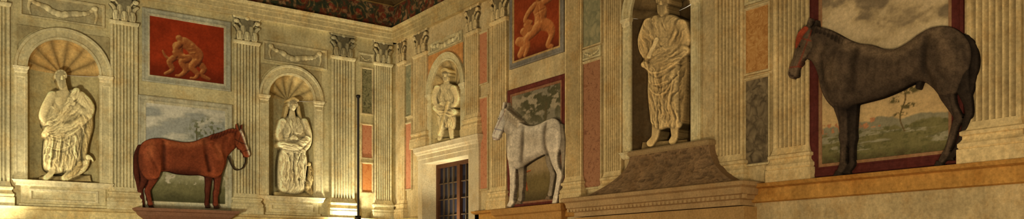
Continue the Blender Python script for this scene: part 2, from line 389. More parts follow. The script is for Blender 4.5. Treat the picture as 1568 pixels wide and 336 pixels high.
LPR = [(ZL-.20, .02), (ZL-.19, .05), (ZL-.05, .05), (ZL-.035, .11), (ZL, .14)]
lintrim('trim_5', 'L', -9.5, 0, LPR, (212, 194, 136)); lintrim('trim_6', 'R', 0, WU0-.22, LPR, (212, 194, 136)); lintrim('trim_7', 'R', WU1+.2, 14.6, LPR, (188, 142, 72))

# ------------------------------------------------------------------ coloured marble panels
def panel(w, x0, x1, xm, yt, yb, mat):
    u0, u1, v0, v1 = U(w, x0), U(w, x1), V(w, xm, yb), V(w, xm, yt); bb = B()
    bb.box(w, u0+.03, u1-.03, v0+.03, v1-.03, .001, .012, (200, 200, 200))
    ob = bb.done('marble_panel', mat)
    b2 = B(); b2.frame(w, u0, u1, v0, v1, [(0, 0.001), (0, .03), (.02, .03), (.03, .012)], (200, 182, 134)); o2 = b2.done('moulding', FR); o2.parent = ob
GRN = marble('green_marble', [(56, 52, 34), (108, 104, 70), (148, 140, 98), (84, 80, 54)], 12)
GRN2 = marble('pale_green_marble', [(112, 112, 82), (142, 138, 102), (166, 156, 114)], 8)
ORA = marble('orange_marble', [(178, 96, 44), (204, 138, 76), (194, 118, 56)], 10)
ORP = marble('pink_marble', [(160, 90, 60), (198, 140, 98), (182, 112, 76)], 14)
PNK = marble('red_breccia_marble', [(104, 64, 44), (170, 122, 86), (138, 92, 62)], 15)
OCH = marble('ochre_marble', [(150, 98, 46), (190, 140, 78), (202, 158, 96)], 14)
GRY = marble('grey_breccia_marble', [(50, 42, 30), (112, 98, 72), (140, 124, 92)], 8)
panel('L', 552, 571, 561, 104, 176, GRN); panel('L', 552, 571, 561, 190, 244, ORP); panel('L', 552, 571, 561, 249, 297, ORA)
panel('R', 620, 632, 626, 98, 180, GRN2); panel('R', 620, 632, 626, 188, 292, ORP)
panel('R', 734, 749, 742, 48, 130, ORP); panel('R', 734, 749, 742, 148, 292, ORP)
panel('R', 892, 923, 907, -30, 72, GRN2); panel('R', 892, 923, 907, 92, 290, PNK)
panel('R', 1140, 1181, 1161, 8, 113, OCH); panel('R', 1140, 1181, 1161, 117, 254, GRY)
n = NI['n3']
canvas('spandrel_fresco', 'R', U('R', 655), U('R', 710), n['sp'], V('R', 682, 76), .012, lambda a, b, A, Bv: lin((206, 150, 88))*(0.8+.4*fbm(A*14, Bv*14, 4))[..., None], .012,
       mask=lambda A, Bv: np.hypot(A-n['c'], Bv-n['sp']) > n['a']+.1)
for key in ('n1', 'n2'):
    q = NI[key]
    for sg in (-1, 1):
        bb = B(); r = q['a']+.21; c, sp = q['c'], q['sp']; tl = sp+q['a']+.14; e = c+sg*(q['a']+.14)
        P = [(e, sp+.14), (e, tl)]+[(c+sg*r*math.cos(t), sp+r*math.sin(t)) for t in np.linspace(1.22, .5, 8)]
        bb.add([W('L', u, min(v, tl), .018) for u, v in P]+[W('L', u, min(v, tl), 0.001) for u, v in P], [tuple(range(10))]+[(i, (i+1) % 10, 10+(i+1) % 10, 10+i) for i in range(10)], (178, 164, 118)); bb.done('spandrel_panel', FR)

# ------------------------------------------------------------------ garland panels
def garland(w, x0, x1, xm, yt, yb, col=(200, 188, 142)):
    u0, u1, v0, v1 = U(w, x0), U(w, x1), V(w, xm, yb), V(w, xm, yt); c = np.array(col)
    bb = B(); bb.frame(w, u0, u1, v0, v1, [(0, 0.001), (0, .03), (.025, .03), (.035, .012), (.04, .002)], col)
    bb.add([W(w, u, v, .004) for u, v in ((u0, v0), (u1, v0), (u1, v1), (u0, v1))], [(0, 1, 2, 3)], tuple(c*.86)); o1 = bb.done('garland_relief_panel', FR)
    H = 100*(v1-v0)/(u1-u0); mp = lambda X, Y: (u0+X/100*(u1-u0), v1-Y/100*(u1-u0)); pr = []
    for i in range(21):
        t = i/20; x = 14+72*t; y = H*.25+H*.42*(1-(2*t-1)**2)
        pr.append(dict(cap=[(x+math.sin(i*5)*1.2, y+math.cos(i*7)*1.4, 2.4+2.2*(1-(2*t-1)**2))], z=1+(i % 3)*.8, col=tuple(c*(.84+.08*(i % 3))), k=.8))
    for x in (12, 88):
        pr += [dict(cap=[(x, H*.22, 4)], z=2, col=c), dict(cap=[(x, H*.25, 2.5), (x+(-2 if x < 50 else 2), H*.55, 2), (x, H*.85, 1.2)], z=0, col=c)]
    o2 = relief('garland', w, (0, 0, 100, H), pr, d=.012, step=1.2, mapper=mp, pm=100/(u1-u0), hs=.5, mat=FR, dback=.001); o2.parent = o1
garland('L', 30, 160, 95, -2, 34); garland('L', 402, 500, 450, 70, 100); garland('R', 657, 709, 683, 58, 74); garland('L', 548, 572, 560, 82, 98)
garland('R', 1142, 1180, 1160, -40, 4)
garland('R', 892, 922, 907, 74, 90)

# ------------------------------------------------------------------ window
bb = B(); SW = (204, 188, 148)
a0, a1, D = WU0, WU1, -.29
bb.add([W('R', a0, WV0, 0), W('R', a0, WV1, 0), W('R', a0, WV1, D), W('R', a0, WV0, D)], [(0, 1, 2, 3)], SW)
bb.add([W('R', a1, WV0, 0), W('R', a1, WV1, 0), W('R', a1, WV1, D), W('R', a1, WV0, D)], [(0, 1, 2, 3)], SW)
bb.add([W('R', a0, WV1, 0), W('R', a1, WV1, 0), W('R', a1, WV1, D), W('R', a0, WV1, D)], [(0, 1, 2, 3)], SW)
bb.add([W('R', a0, WV0, 0), W('R', a1, WV0, 0), W('R', a1, WV0, D), W('R', a0, WV0, D)], [(0, 1, 2, 3)], SW)
jl, jr = U('R', 640, .05), U('R', 733, .05)
bb.box('R', jl, a0, 0, WV1, 0, .05, SW); bb.box('R', a1, jr, 0, WV1, 0, .05, SW)
bb.wrap('R', jl, jr, [(WV1, .05), (WV1+.08, .05), (WV1+.085, .06), (WV1+.16, .06), (WV1+.17, .08), (WV1+.2, .09), (WV1+.22, .11), (WV1+.27, .12), (WV1+.3, .13)], SW, dref=.05)
bb.box('R', a0-.3, a1+.3, WV0-.1, WV0, 0, .12, SW)
bb.done('window_surround', STO)
bb = B(); WD = (74, 46, 28); g0, g1 = a0, a1; gm = (g0+g1)/2
bb.box('R', g0, g0+.07, WV0, WV1, D-.02, D+.04, WD); bb.box('R', g1-.07, g1, WV0, WV1, D-.02, D+.04, WD)
bb.box('R', g0+.07, g1-.07, WV1-.07, WV1, D-.02, D+.04, WD); bb.box('R', g0+.07, g1-.07, WV0, WV0+.07, D-.02, D+.04, WD); bb.box('R', gm-.05, gm+.05, WV0+.07, WV1-.07, D-.02, D+.045, WD)
for k in range(1, 8):
    z = WV1-.07-k*.3; bb.box('R', g0+.07, g1-.07, z-.008, z+.008, D-.01, D+.02, (74, 58, 40))
for q in (.25, .5, .75):
    for c0, c1 in ((g0+.07, gm-.05), (gm+.05, g1-.07)):
        x = c0+(c1-c0)*q; bb.box('R', x-.006, x+.006, WV0+.07, WV1-.07, D-.01, D+.02, (74, 58, 40))
wf = bb.done('window_1', WOOD)
bb = B(); bb.box('R', g0+.01, g1-.01, WV0+.01, WV1-.01, D-.03, D-.015, (34, 34, 42)); gl = bb.done('glass', GLASS); gl.parent = wf

# ------------------------------------------------------------------ door hoods
def hood():
    bb = B(); col = (132, 106, 74); w = 'R'; d0 = .28
    ul, ur = U(w, 898, d0), U(w, 1126, d0); zb = ZL+.03; tl, tr_ = U(w, 964, .15), U(w, 1086, .15); zt = V(w, 1025, 229, .15)
    n = 40; m = 161; I, J = np.meshgrid(np.arange(n+1)/n, np.arange(m)/(m-1), indexing='ij')
    e = 1-(1-I)**2.2; dd = .31+(.15-.31)*e; a = ul+(tl-ul)*e; b = ur+(tr_-ur)*e; v = zb+(zt-zb)*I; uu = a+(b-a)*J
    g = fbm(uu*13, v*17, 91, 4); sw = 1-np.abs(2*fbm(uu*14+3*g, v*20, 95, 3)-1)*2; bm = .016*(sw-.4)*sst(0, .03, J)*sst(1, .97, J)
    P = [W(w, uu[i, j], v[i, j], dd[i, j]+bm[i, j]) for i in range(n+1) for j in range(m)]
    sh = (.84+.22*sw+.2*(g-.5)).ravel(); K = np.array(col)[None, :]*np.clip(sh, .6, 1.2)[:, None]
    bb.add(P, [(i*m+k, i*m+k+1, (i+1)*m+k+1, (i+1)*m+k) for i in range(n) for k in range(m-1)], K)
    for kk in (0, m-1):
        P = []
        for i in range(n+1): P += [W(w, uu[i, kk], v[i, kk], dd[i, kk]), W(w, uu[i, kk], v[i, kk], 0)]
        bb.add(P, [(2*i, 2*i+1, 2*i+3, 2*i+2) for i in range(n)], col)
    bb.wrap(w, tl, tr_, [(zt-.02, .16), (zt, .175), (zt+.035, .175), (zt+.05, .16)], (154, 130, 90), dref=.16)
    cl, cr_ = U(w, 862, .36), U(w, 1136, .36)
    bb.wrap(w, cl, cr_, [(zb-.26, .25), (zb-.2, .25), (zb-.19, .28), (zb-.15, .30), (zb-.14, .33), (zb-.07, .34), (zb-.05, .38), (zb-.01, .39), (zb, .37)], (170, 142, 98), dref=.36)
    bb.wrap(w, cl+.08, cr_-.08, [(0, .22), (zb-.27, .22)], (172, 138, 86), dref=.22)
    for k in range(44):
        u = cl+(cr_-cl)*(k+.5)/44; bb.box(w, u-.018, u+.018, zb-.19, zb-.145, .25, .30, (176, 148, 102))
    bb.done('door_pediment', STO)
hood()
bb = B(); w = 'L'; u0, u1 = U(w, 216, .3), U(w, 356, .3); zt = V(w, 286, 322, .2)
bb.wrap(w, u0, u1, [(zt-.62, .12), (zt-.30, .14), (zt-.28, .17), (zt-.24, .19), (zt-.2, .17), (zt-.17, .22), (zt-.13, .27), (zt-.11, .30), (zt-.06, .34), (zt-.045, .38), (zt, .40)], (140, 102, 76), dref=.3)
bb.done('door_cornice', STO)
bb = B(); w = 'R'; bb.wrap(w, U(w, 748, .2), U(w, 858, .2), [(ZL-.30, .08), (ZL-.12, .12), (ZL-.1, .16), (ZL-.04, .18), (ZL-.01, .19)], (176, 134, 74), dref=.2); bb.done('door_cornice', STO)

# ------------------------------------------------------------------ framed paintings
def rect(w, x0, x1, xm, yt, yb, d=0): return U(w, x0, d), U(w, x1, d), V(w, xm, yb, d), V(w, xm, yt, d)
def framed(name, w, x0, x1, xm, yt, yb, fw, fcol, fn, step=.009, inner=None):
    u0, u1, v0, v1 = rect(w, x0, x1, xm, yt, yb, .04); bb = B(); c = np.array(fcol)
    bb.frame(w, u0, u1, v0, v1, [(0, 0.001), (0, .03), (fw*.25, .036), (fw*.4, .03), (fw*.8, .024), (fw*.85, .03), (fw, .03), (fw, .01)], c)
    fr = bb.done(name, FR); cv = canvas('canvas', w, u0+fw, u1-fw, v0+fw, v1-fw, .015, fn, step, mat=FIG); cv.parent = fr
    if inner:
        b2 = B(); b2.frame(w, u0+fw, u1-fw, v0+fw, v1-fw, [(0, .016), (.0, .026), (.03, .026), (.035, .016)], inner); o2 = b2.done('inner_fillet', FR); o2.parent = fr
    return fr
def figure(a, b, C, prims, lt, md, dk, folds=()):
    h = np.full(a.shape, -9.0); s = np.full(a.shape, 1e3)
    for pts, z in prims:
        si, hi = capf(a, b, crom(pts, 4) if len(pts) > 2 else pts); hz = np.where(si < 0, hi+z, z-si*3); h = np.maximum(h, hz)+np.maximum(1.2-np.abs(h-hz), 0)**2/4.8; s = np.minimum(s, si)
    h = h+1.2*(fbm(a*.3, b*.3, 66, 3)-.5)
    for pts, wd, amp in folds: h = h+amp*np.exp(-(lined(a, b, pts)/wd)**2)
    gy, gx = np.gradient(h, abs(b[1, 0]-b[0, 0])+1e-9, abs(a[0, 1]-a[0, 0])+1e-9)
    if b[1, 0] < b[0, 0]: gy = -gy
    sh = np.clip(.5+(gx*.45+gy*.5)/np.sqrt(1+gx**2+gy**2)*.75, 0, 1); m = sst(.6, -.6, s)
    F = lin(dk)*(1-sst(0, .5, sh))[..., None]+lin(md)*sst(0, .5, sh)[..., None]; q = sst(.5, .95, sh)[..., None]; F = F*(1-q)+lin(lt)*q
    return C*(1-m[..., None])+F*m[..., None]
def redfn(a, b, A, Bv):
    C = np.zeros(A.shape+(3,)); C[:] = lin((154, 54, 24)); C = C*(.66+.65*fbm(a*6, b*6, 2))[..., None]
    C = mixc(C, (94, 34, 18), sst(.70, 1.0, b+.1*fbm(a*8, b*2, 6))*.7)
    X, Y = a*118, b*100
    P = [([(42, 62, 5), (32, 72, 4.5), (36, 84, 3.5), (26, 92, 2.5)], 0), ([(74, 66, 6), (84, 76, 4.5), (80, 86, 3.5), (92, 92, 2.5)], 0), ([(54, 64, 5), (60, 78, 4), (52, 88, 3)], 1),
         ([(44, 46, 8), (46, 58, 7), (54, 64, 7)], 2), ([(54, 38, 9), (64, 44, 9), (72, 56, 9), (72, 66, 7)], 3), ([(48, 40, 5), (42, 50, 4), (48, 60, 3.5), (58, 60, 3)], 8), ([(66, 42, 5), (78, 50, 4), (78, 62, 3.2), (68, 68, 3)], 8),
         ([(60, 62, 6), (50, 70, 5), (56, 82, 4), (48, 92, 3), (42, 93, 2)], 5), ([(72, 66, 7), (66, 76, 5), (74, 86, 3.6), (70, 93, 2.5), (64, 94, 2)], 6), ([(46, 32, 5), (48, 35, 5)], 6), ([(40, 56, 4.2), (42, 60, 4)], 6), ([(36, 70, 2.5), (26, 64, 2), (22, 56, 1.2)], 0)]
    return figure(X, Y, C, P, (202, 142, 80), (152, 88, 46), (84, 38, 22), [([(56, 40), (66, 54), (70, 62)], 1, -1.5), ([(60, 48), (66, 46)], 1, 1), ([(62, 54), (70, 52)], 1, 1)])
framed('red_relief_painting', 'L', 218, 354, 286, 22, 132, .085, (172, 170, 144), redfn, inner=(198, 190, 156))
def redfn2(a, b, A, Bv):
    C = np.zeros(A.shape+(3,)); C[:] = lin((146, 64, 32)); C = C*(.66+.68*fbm(a*5, b*6, 12))[..., None]; X, Y = a*80, b*100
    C = mixc(C, (92, 40, 24), sst(.8, 1, b))
    P = [([(18, 58, 5), (26, 70, 5), (18, 84, 4), (22, 94, 3)], 0), ([(10, 70, 6), (22, 78, 8), (14, 90, 6)], 0), ([(44, 32, 10), (48, 44, 10), (46, 56, 9)], 3), ([(46, 58, 9), (34, 66, 7), (24, 72, 5.5), (26, 84, 4.5), (22, 93, 3)], 5),
         ([(50, 58, 9), (62, 66, 7), (66, 78, 5), (60, 90, 4), (66, 95, 3)], 4), ([(38, 28, 5), (28, 34, 4.4), (22, 44, 3.6), (32, 50, 3)], 8), ([(54, 28, 5.5), (66, 26, 4.4), (72, 14, 3.4)], 6), ([(44, 14, 5.5), (45, 19, 5.5)], 8), ([(24, 50, 5), (30, 58, 5)], 6)]
    return figure(X, Y, C, P, (222, 162, 98), (182, 112, 60), (100, 54, 30), [([(44, 30), (48, 54)], 1, -1.5), ([(38, 40), (54, 38)], 1, -1.2)])
framed('red_relief_painting', 'R', 779, 862, 820, -32, 93, .08, (134, 128, 114), redfn2, inner=(192, 158, 100))
def land1(a, b, A, Bv):
    C = np.zeros(A.shape+(3,)); C[:] = lin((182, 180, 160)); n = fbm(a*3, b*9, 1, 5)
    C = mixc(C, (210, 205, 182), sst(.42, .58, n)); C = mixc(C, (150, 154, 146), sst(.48, .36, n)*.7)
    C = mixc(C, (200, 188, 152), sst(.35, .6, b)); hz = .60+.05*(fbm(a*5, a*0, 3)-.5)*2
    C = mixc(C, (156, 152, 114), sst(hz-.01, hz+.02, b)); C = mixc(C, (116, 112, 74), sst(.72, .84, b+.12*(fbm(a*8, b*10, 8)-.5)))
    C = mixc(C, (78, 76, 48), sst(.84, .98, b+.1*(fbm(a*9, b*14, 18)-.5)))
    C = mixc(C, (206, 196, 164), sst(.55, .66, fbm(a*18, b*22, 22))*(b > .60)*(b < .80)*.85)
    for x0, lean in ((.78, .05), (.66, -.04)):
        tr = np.abs(a-x0-lean*np.sin(b*6)); C = mixc(C, (98, 90, 62), sst(.012, .004, tr)*(b > .22)*(b < .66))
    q = np.hypot((a-.74)*1.1, (b-.24)*1.8); C = mixc(C, (106, 110, 74), sst(.47, .56, fbm(a*26, b*34, 28))*sst(.34, .14, q)*.9); return C
framed('landscape_painting', 'L', 212, 356, 286, 153, 321, .085, (184, 179, 148), land1, inner=(202, 195, 160))
def land2(a, b, A, Bv):
    C = np.zeros(A.shape+(3,)); C[:] = lin((164, 150, 120)); n = fbm(a*3, b*7, 41, 5)
    C = mixc(C, (128, 120, 98), sst(.45, .6, n)*.8); q = np.hypot((a-.62)*1.0, (b-.12)*2.4)
    C = mixc(C, (86, 82, 56), sst(.38, .52, fbm(a*12, b*26, 43))*sst(.70, .3, q)); C = mixc(C, (92, 82, 56), sst(.025, .012, np.abs(a-.72+.1*b))*(b > .15)*(b < .7))
    C = mixc(C, (158, 136, 96), sst(.5, .62, b)); C = mixc(C, (116, 100, 60), sst(.68, .8, b+.1*(fbm(a*6, b*9, 44)-.5))); C = mixc(C, (80, 68, 42), sst(.86, 1, b))
    P = [([(25, 150, 4), (25, 160, 5), (26, 170, 6)], 2), ([(23, 170, 2.5), (20, 186, 1.6)], 0), ([(30, 170, 2.5), (34, 186, 1.6)], 0), ([(25, 142, 3.4)], 2), ([(28, 152, 2), (40, 150, 1.4)], 3), ([(22, 152, 2), (12, 160, 1.4)], 3)]
    return figure(a*100, b*210, C, P, (206, 130, 80), (170, 90, 50), (92, 52, 32))
framed('landscape_painting', 'R', 776, 864, 820, 126, 318, .075, (106, 54, 44), land2, inner=(150, 108, 78))
def land3(a, b, A, Bv):
    C = np.zeros(A.shape+(3,)); C[:] = lin((190, 168, 124)); n = fbm(a*3.2+.6*fbm(a*5, b*9, 50), b*7, 51, 6)
    C = mixc(C, (134, 118, 90), sst(.46, .60, n)*sst(.60, .25, b)); C = mixc(C, (212, 190, 146), sst(.50, .38, n)*.7*sst(.7, .4, b))
    C = mixc(C, (204, 174, 120), sst(.5, .74, b)); hz = .775+.035*(fbm(a*6, a*0, 53)-.5)*2
    C = mixc(C, (142, 136, 106), sst(hz, hz+.01, b)); h2 = .82+.03*(fbm(a*9, a*0, 63)-.5)*2; C = mixc(C, (120, 114, 72), sst(h2, h2+.012, b))
    C = mixc(C, (158, 152, 122), sst(.52, .6, fbm(a*4, b*46, 57))*(b > .83)*(b < .93)*.9); C = mixc(C, (80, 72, 44), sst(.92, .99, b+.05*(fbm(a*9, b*20, 55)-.5)))
    C = mixc(C, (98, 96, 58), sst(.56, .64, fbm(a*22, b*60, 68))*(b > .82)*.8)
    C = mixc(C, (184, 130, 88), sst(.54, .6, fbm(a*34, b*44, 58))*(b > .765)*(b < .815)*(a < .5))
    tr = np.abs(a-.66-.02*np.sin(b*30)); C = mixc(C, (100, 82, 48), sst(.008, .003, tr)*(b > .60)*(b < .86))
    for cx, cy, rx, ry in ((.63, .60, .08, .03), (.71, .65, .09, .025), (.61, .69, .07, .02), (.70, .73, .07, .018), (.64, .77, .06, .015)):
        q = np.hypot((a-cx)/rx, (b-cy)/ry); C = mixc(C, (104, 94, 56), sst(.38, .5, fbm(a*50, b*60, 60))*sst(1.1, .6, q))
    return C
framed('landscape_painting', 'R', 1239, 1474, 1350, -60, 262, .10, (88, 42, 36), land3, step=.008, inner=(150, 114, 80))

# ------------------------------------------------------------------ horses
def leg(pts, col, z, k=2.5, f=.78):
    out = []
    for x, y, r in pts:
        g = f if r < 6 else (f+(1-f)*min((r-6)/6, 1)); out.append((x, y, r*g))
    return dict(cap=out, col=col, z=z, k=k, flat=.9)
def hoof(x, y, s, dr, col, z):
    return dict(poly=[(x-dr*1.3*s, y), (x+dr*1.7*s, y), (x+dr*.75*s, y-2.1*s), (x-dr*.95*s, y-2.1*s)], smooth=0, R=s*1.2, col=col, z=z, k=1)
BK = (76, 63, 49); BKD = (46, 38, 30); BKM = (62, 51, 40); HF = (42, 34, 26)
prims = [
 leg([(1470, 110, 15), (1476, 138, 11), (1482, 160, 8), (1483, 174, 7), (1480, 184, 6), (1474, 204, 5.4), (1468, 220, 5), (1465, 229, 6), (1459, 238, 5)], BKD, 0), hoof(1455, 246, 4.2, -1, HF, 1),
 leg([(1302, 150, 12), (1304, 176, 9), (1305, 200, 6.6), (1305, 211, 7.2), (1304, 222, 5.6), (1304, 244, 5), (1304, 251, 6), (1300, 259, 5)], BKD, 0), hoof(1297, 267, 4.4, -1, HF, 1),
 dict(cap=[(1480, 58, 5), (1489, 72, 6), (1492, 92, 6.5), (1490, 112, 6), (1486, 135, 4.5), (1483, 152, 2), (1484, 164, .8)], col=(38, 31, 24), z=1),
 dict(poly=[(1244, 44), (1262, 43), (1280, 50), (1300, 61), (1318, 67), (1336, 69), (1354, 75), (1372, 75), (1390, 65), (1408, 52), (1425, 43), (1442, 40), (1458, 42), (1472, 50), (1484, 63), (1489, 80), (1487, 98), (1481, 114), (1474, 130), (1464, 144), (1450, 150), (1440, 146), (1430, 136), (1415, 126), (1398, 129), (1376, 140), (1352, 150), (1330, 156), (1312, 161), (1298, 170), (1282, 168), (1270, 159), (1262, 147), (1257, 133), (1254, 118), (1249, 104), (1243, 94), (1236, 86)], R=38, col=BK, flat=.8, k=1),
 dict(cap=[(1450, 80, 20), (1452, 112, 16), (1450, 136, 11)], col=BK, z=17, k=14, flat=.7),
 dict(cap=[(1296, 92, 18), (1280, 122, 15), (1286, 148, 11)], col=BK, z=17, k=14, flat=.7),
 dict(cap=[(1340, 108, 24), (1385, 100, 22)], col=BK, z=12, k=16, flat=.6),
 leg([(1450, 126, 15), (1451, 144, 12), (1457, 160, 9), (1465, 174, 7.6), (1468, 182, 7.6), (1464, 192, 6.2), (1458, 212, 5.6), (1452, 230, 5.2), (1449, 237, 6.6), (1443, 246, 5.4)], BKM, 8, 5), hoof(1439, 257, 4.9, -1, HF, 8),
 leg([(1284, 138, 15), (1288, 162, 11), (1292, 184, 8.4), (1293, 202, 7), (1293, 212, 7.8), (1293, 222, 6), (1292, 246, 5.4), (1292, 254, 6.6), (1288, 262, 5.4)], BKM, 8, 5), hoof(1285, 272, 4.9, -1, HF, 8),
 dict(cap=[(1408, 126, 4), (1406, 134, 3.2)], col=BKD, z=5),
 dict(cap=[(1262, 62, 16), (1246, 60, 11)], col=BK, z=8, k=8),
 dict(poly=[(1238, 44), (1249, 46), (1251, 60), (1248, 76), (1239, 86), (1230, 96), (1225, 108), (1221, 119), (1214, 121), (1210, 114), (1213, 102), (1218, 88), (1222, 72), (1228, 56)], R=10, col=(92, 77, 59), z=14, k=3),
 dict(cap=[(1242, 68, 8), (1240, 74, 7)], col=(92, 77, 59), z=20, k=5, flat=.5),
 dict(cap=[(1240, 45, 3.4), (1242, 38, 2.8), (1243, 29, .8)], col=BK, z=16, k=1), dict(cap=[(1248, 46, 3.2), (1251, 39, 2.4), (1252, 32, .8)], col=BKD, z=12, k=1),
 dict(cap=[(1238, 46, 4.5), (1231, 54, 5), (1227, 64, 4), (1224, 74, 1.5)], col=(134, 60, 38), z=20, k=1.5),
 dict(cap=[(1230, 73, 1.7)], col=(20, 14, 10), z=24, k=.5), dict(cap=[(1214, 113, 1.2)], col=(30, 22, 16), z=21, k=.5)]
prims += [dict(cap=[(1250+i*6, 45+i*2.3, 2.6), (1247+i*6, 53+i*2.5, 2.2), (1246+i*6, 60+i*2.5, .7)], col=(42, 34, 26), z=20, k=.8) for i in range(9)]
folds = [([(1268, 70), (1262, 90), (1264, 118), (1272, 140)], 5, -6), ([(1312, 78), (1308, 110), (1302, 140)], 5, -7), ([(1425, 56), (1420, 95), (1428, 125)], 6, -8), ([(1258, 130), (1268, 150), (1278, 164)], 3, 3),
         ([(1340, 140), (1375, 130), (1405, 114)], 5, -3), ([(1286, 160), (1288, 190)], 1.6, -2), ([(1300, 172), (1296, 196)], 1.5, 1.5), ([(1466, 60), (1470, 90)], 4, -2.5), ([(1456, 150), (1462, 176)], 1.6, -2),
         ([(1213, 119), (1222, 116)], .9, -1.5), ([(1226, 78), (1219, 98)], 1.2, -1.5), ([(1290, 84), (1284, 112), (1294, 136)], 4, 3), ([(1440, 110), (1458, 128)], 4, -3), ([(1252, 100), (1280, 74)], 4, 2.5)]
folds += [([(1335+i*12, 92+abs(i-3)), (1332+i*12, 134-i*3)], 2.2, -.8) for i in range(6)]
paints = [([(1300, 70), (1340, 80), (1375, 84), (1405, 66), (1440, 50)], 9, (148, 124, 94), .42), ([(1280, 100), (1280, 120)], 11, (130, 108, 82), .42), ([(1290, 112), (1350, 116), (1400, 104)], 14, (104, 86, 66), .3),  # painted sheen on back and muscles, painted shade at belly and creases, bridle straps
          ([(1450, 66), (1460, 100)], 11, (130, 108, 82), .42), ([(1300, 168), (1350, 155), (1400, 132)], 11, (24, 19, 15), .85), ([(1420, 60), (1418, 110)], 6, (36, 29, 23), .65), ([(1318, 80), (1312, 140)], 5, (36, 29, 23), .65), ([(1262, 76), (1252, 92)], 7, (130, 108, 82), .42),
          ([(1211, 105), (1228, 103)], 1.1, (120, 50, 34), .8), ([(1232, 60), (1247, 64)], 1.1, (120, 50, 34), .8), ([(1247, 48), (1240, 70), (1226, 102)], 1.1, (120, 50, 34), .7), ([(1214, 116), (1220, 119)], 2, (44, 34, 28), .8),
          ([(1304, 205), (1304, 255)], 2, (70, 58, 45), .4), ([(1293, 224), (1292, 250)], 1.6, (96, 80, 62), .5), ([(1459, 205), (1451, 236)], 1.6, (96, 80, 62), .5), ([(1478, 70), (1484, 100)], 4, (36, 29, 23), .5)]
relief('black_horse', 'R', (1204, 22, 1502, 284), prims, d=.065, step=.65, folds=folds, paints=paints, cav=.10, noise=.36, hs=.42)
CH = (122, 60, 34); CHD = (80, 38, 24)
prims = [
 leg([(219, 255, 9), (221, 274, 7), (216, 288, 5.2), (215, 294, 5.2), (217, 302, 4), (218, 309, 3.8), (218, 313, 4.4)], CHD, 0), hoof(219, 319, 2.5, 1, (50, 32, 22), 1),
 leg([(320, 262, 8), (319, 282, 5.6), (318, 292, 4.9), (318, 300, 3.9), (317, 309, 3.7), (317, 313, 4.4)], CHD, 0), hoof(318, 319, 2.5, 1, (50, 32, 22), 1),
 dict(cap=[(213, 225, 3), (209.5, 238, 4), (209, 262, 4), (211, 280, 2.8), (212, 294, 1)], col=(70, 32, 20), z=1),
 dict(poly=[(363, 200), (350, 198), (338, 203), (324, 208), (312, 211), (296, 217), (280, 218), (262, 215), (246, 212), (230, 213), (218, 219), (212, 231), (211, 248), (214, 262), (222, 274), (232, 276), (242, 266), (254, 263), (270, 267), (290, 269), (306, 269), (318, 272), (330, 273), (340, 264), (345, 252), (348, 241), (355, 232), (361, 226), (364, 214)], R=26, col=CH, flat=.8, k=1),
 dict(cap=[(230, 235, 12), (234, 255, 12), (235, 266, 9)], col=CH, z=13, k=9, flat=.7), dict(cap=[(322, 228, 12), (332, 246, 10), (330, 262, 9)], col=CH, z=13, k=9, flat=.7),
 leg([(235, 258, 11), (235, 272, 8.5), (230, 284, 6), (226, 292, 5.6), (227, 299, 4.6), (229, 308, 4.1), (230, 312.5, 4.8)], (102, 48, 29), 5, 3), hoof(231.5, 319.5, 2.8, 1, (50, 32, 22), 5),
 leg([(332, 258, 9), (333, 274, 6.6), (332, 288, 5), (331, 295, 5.5), (330, 302, 4.2), (330, 309, 4), (330, 313, 4.8)], (102, 48, 29), 5, 3), hoof(331.5, 319.8, 2.8, 1, (50, 32, 22), 5),
 dict(poly=[(359, 202), (369, 201), (373, 208), (376, 220), (380, 230), (382, 238), (378, 242), (373, 240), (369, 232), (362, 226), (357, 216)], R=7, col=CH, z=9, k=2),
 dict(cap=[(363, 202, 2), (362, 196, 1.5), (361, 191, .5)], col=CH, z=10, k=1), dict(cap=[(368, 203, 2), (369, 197, 1.4), (369.5, 192, .5)], col=CHD, z=8, k=1),
 dict(cap=[(370.5, 212, 1.1)], col=(20, 12, 8), z=16, k=.4)]
prims += [dict(cap=[(360-i*4.6, 200+abs(i-2)*.6+i*.6, 1.6), (358-i*4.6, 206+i*1.1, 1.5), (358-i*4.6, 212+i*1.0, .5)], col=(78, 34, 20), z=13, k=.6) for i in range(9)]
folds = [([(345, 212), (340, 224), (343, 240)], 3.5, -2.5), ([(312, 216), (314, 240), (320, 262)], 3.5, -5), ([(250, 218), (248, 240), (252, 260)], 4, -5), ([(330, 212), (326, 222), (334, 236)], 3, -1.5), ([(364, 218), (369, 226)], 1.4, 1), ([(226, 236), (240, 262)], 3, -2), ([(320, 224), (330, 244)], 3, 2)]
paints = [([(367, 201), (372, 212), (377, 226), (380.5, 237)], 1.7, (222, 206, 176), .95), ([(255, 220), (285, 223), (310, 218)], 5, (178, 102, 62), .55), ([(230, 222), (228, 238)], 7, (178, 102, 62), .45),  # white blaze, then painted light on the back, painted belly shade, bridle
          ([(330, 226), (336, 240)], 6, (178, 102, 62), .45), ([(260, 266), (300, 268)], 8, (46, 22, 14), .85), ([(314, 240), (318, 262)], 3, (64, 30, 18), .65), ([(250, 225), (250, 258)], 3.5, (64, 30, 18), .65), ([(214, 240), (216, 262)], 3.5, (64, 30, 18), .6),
          ([(358, 214), (368, 220), (377, 222)], .7, (40, 24, 16), .8), ([(368, 204), (362, 222)], .7, (40, 24, 16), .7), ([(371, 233), (380, 230)], .7, (40, 24, 16), .8)]
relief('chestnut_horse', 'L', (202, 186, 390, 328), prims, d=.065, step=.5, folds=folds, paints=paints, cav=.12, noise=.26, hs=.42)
relief('horse_rein', 'L', (340, 230, 388, 272), [dict(cap=[(376, 238, .8), (376, 250, .7), (370, 259, .7), (361, 260, .7), (355, 252, .7), (350, 240, .7)], col=(62, 48, 34))], d=.10, step=.45, dback=.05)
WH = (188, 176, 152); WHD = (138, 125, 102); HW = (100, 84, 64)
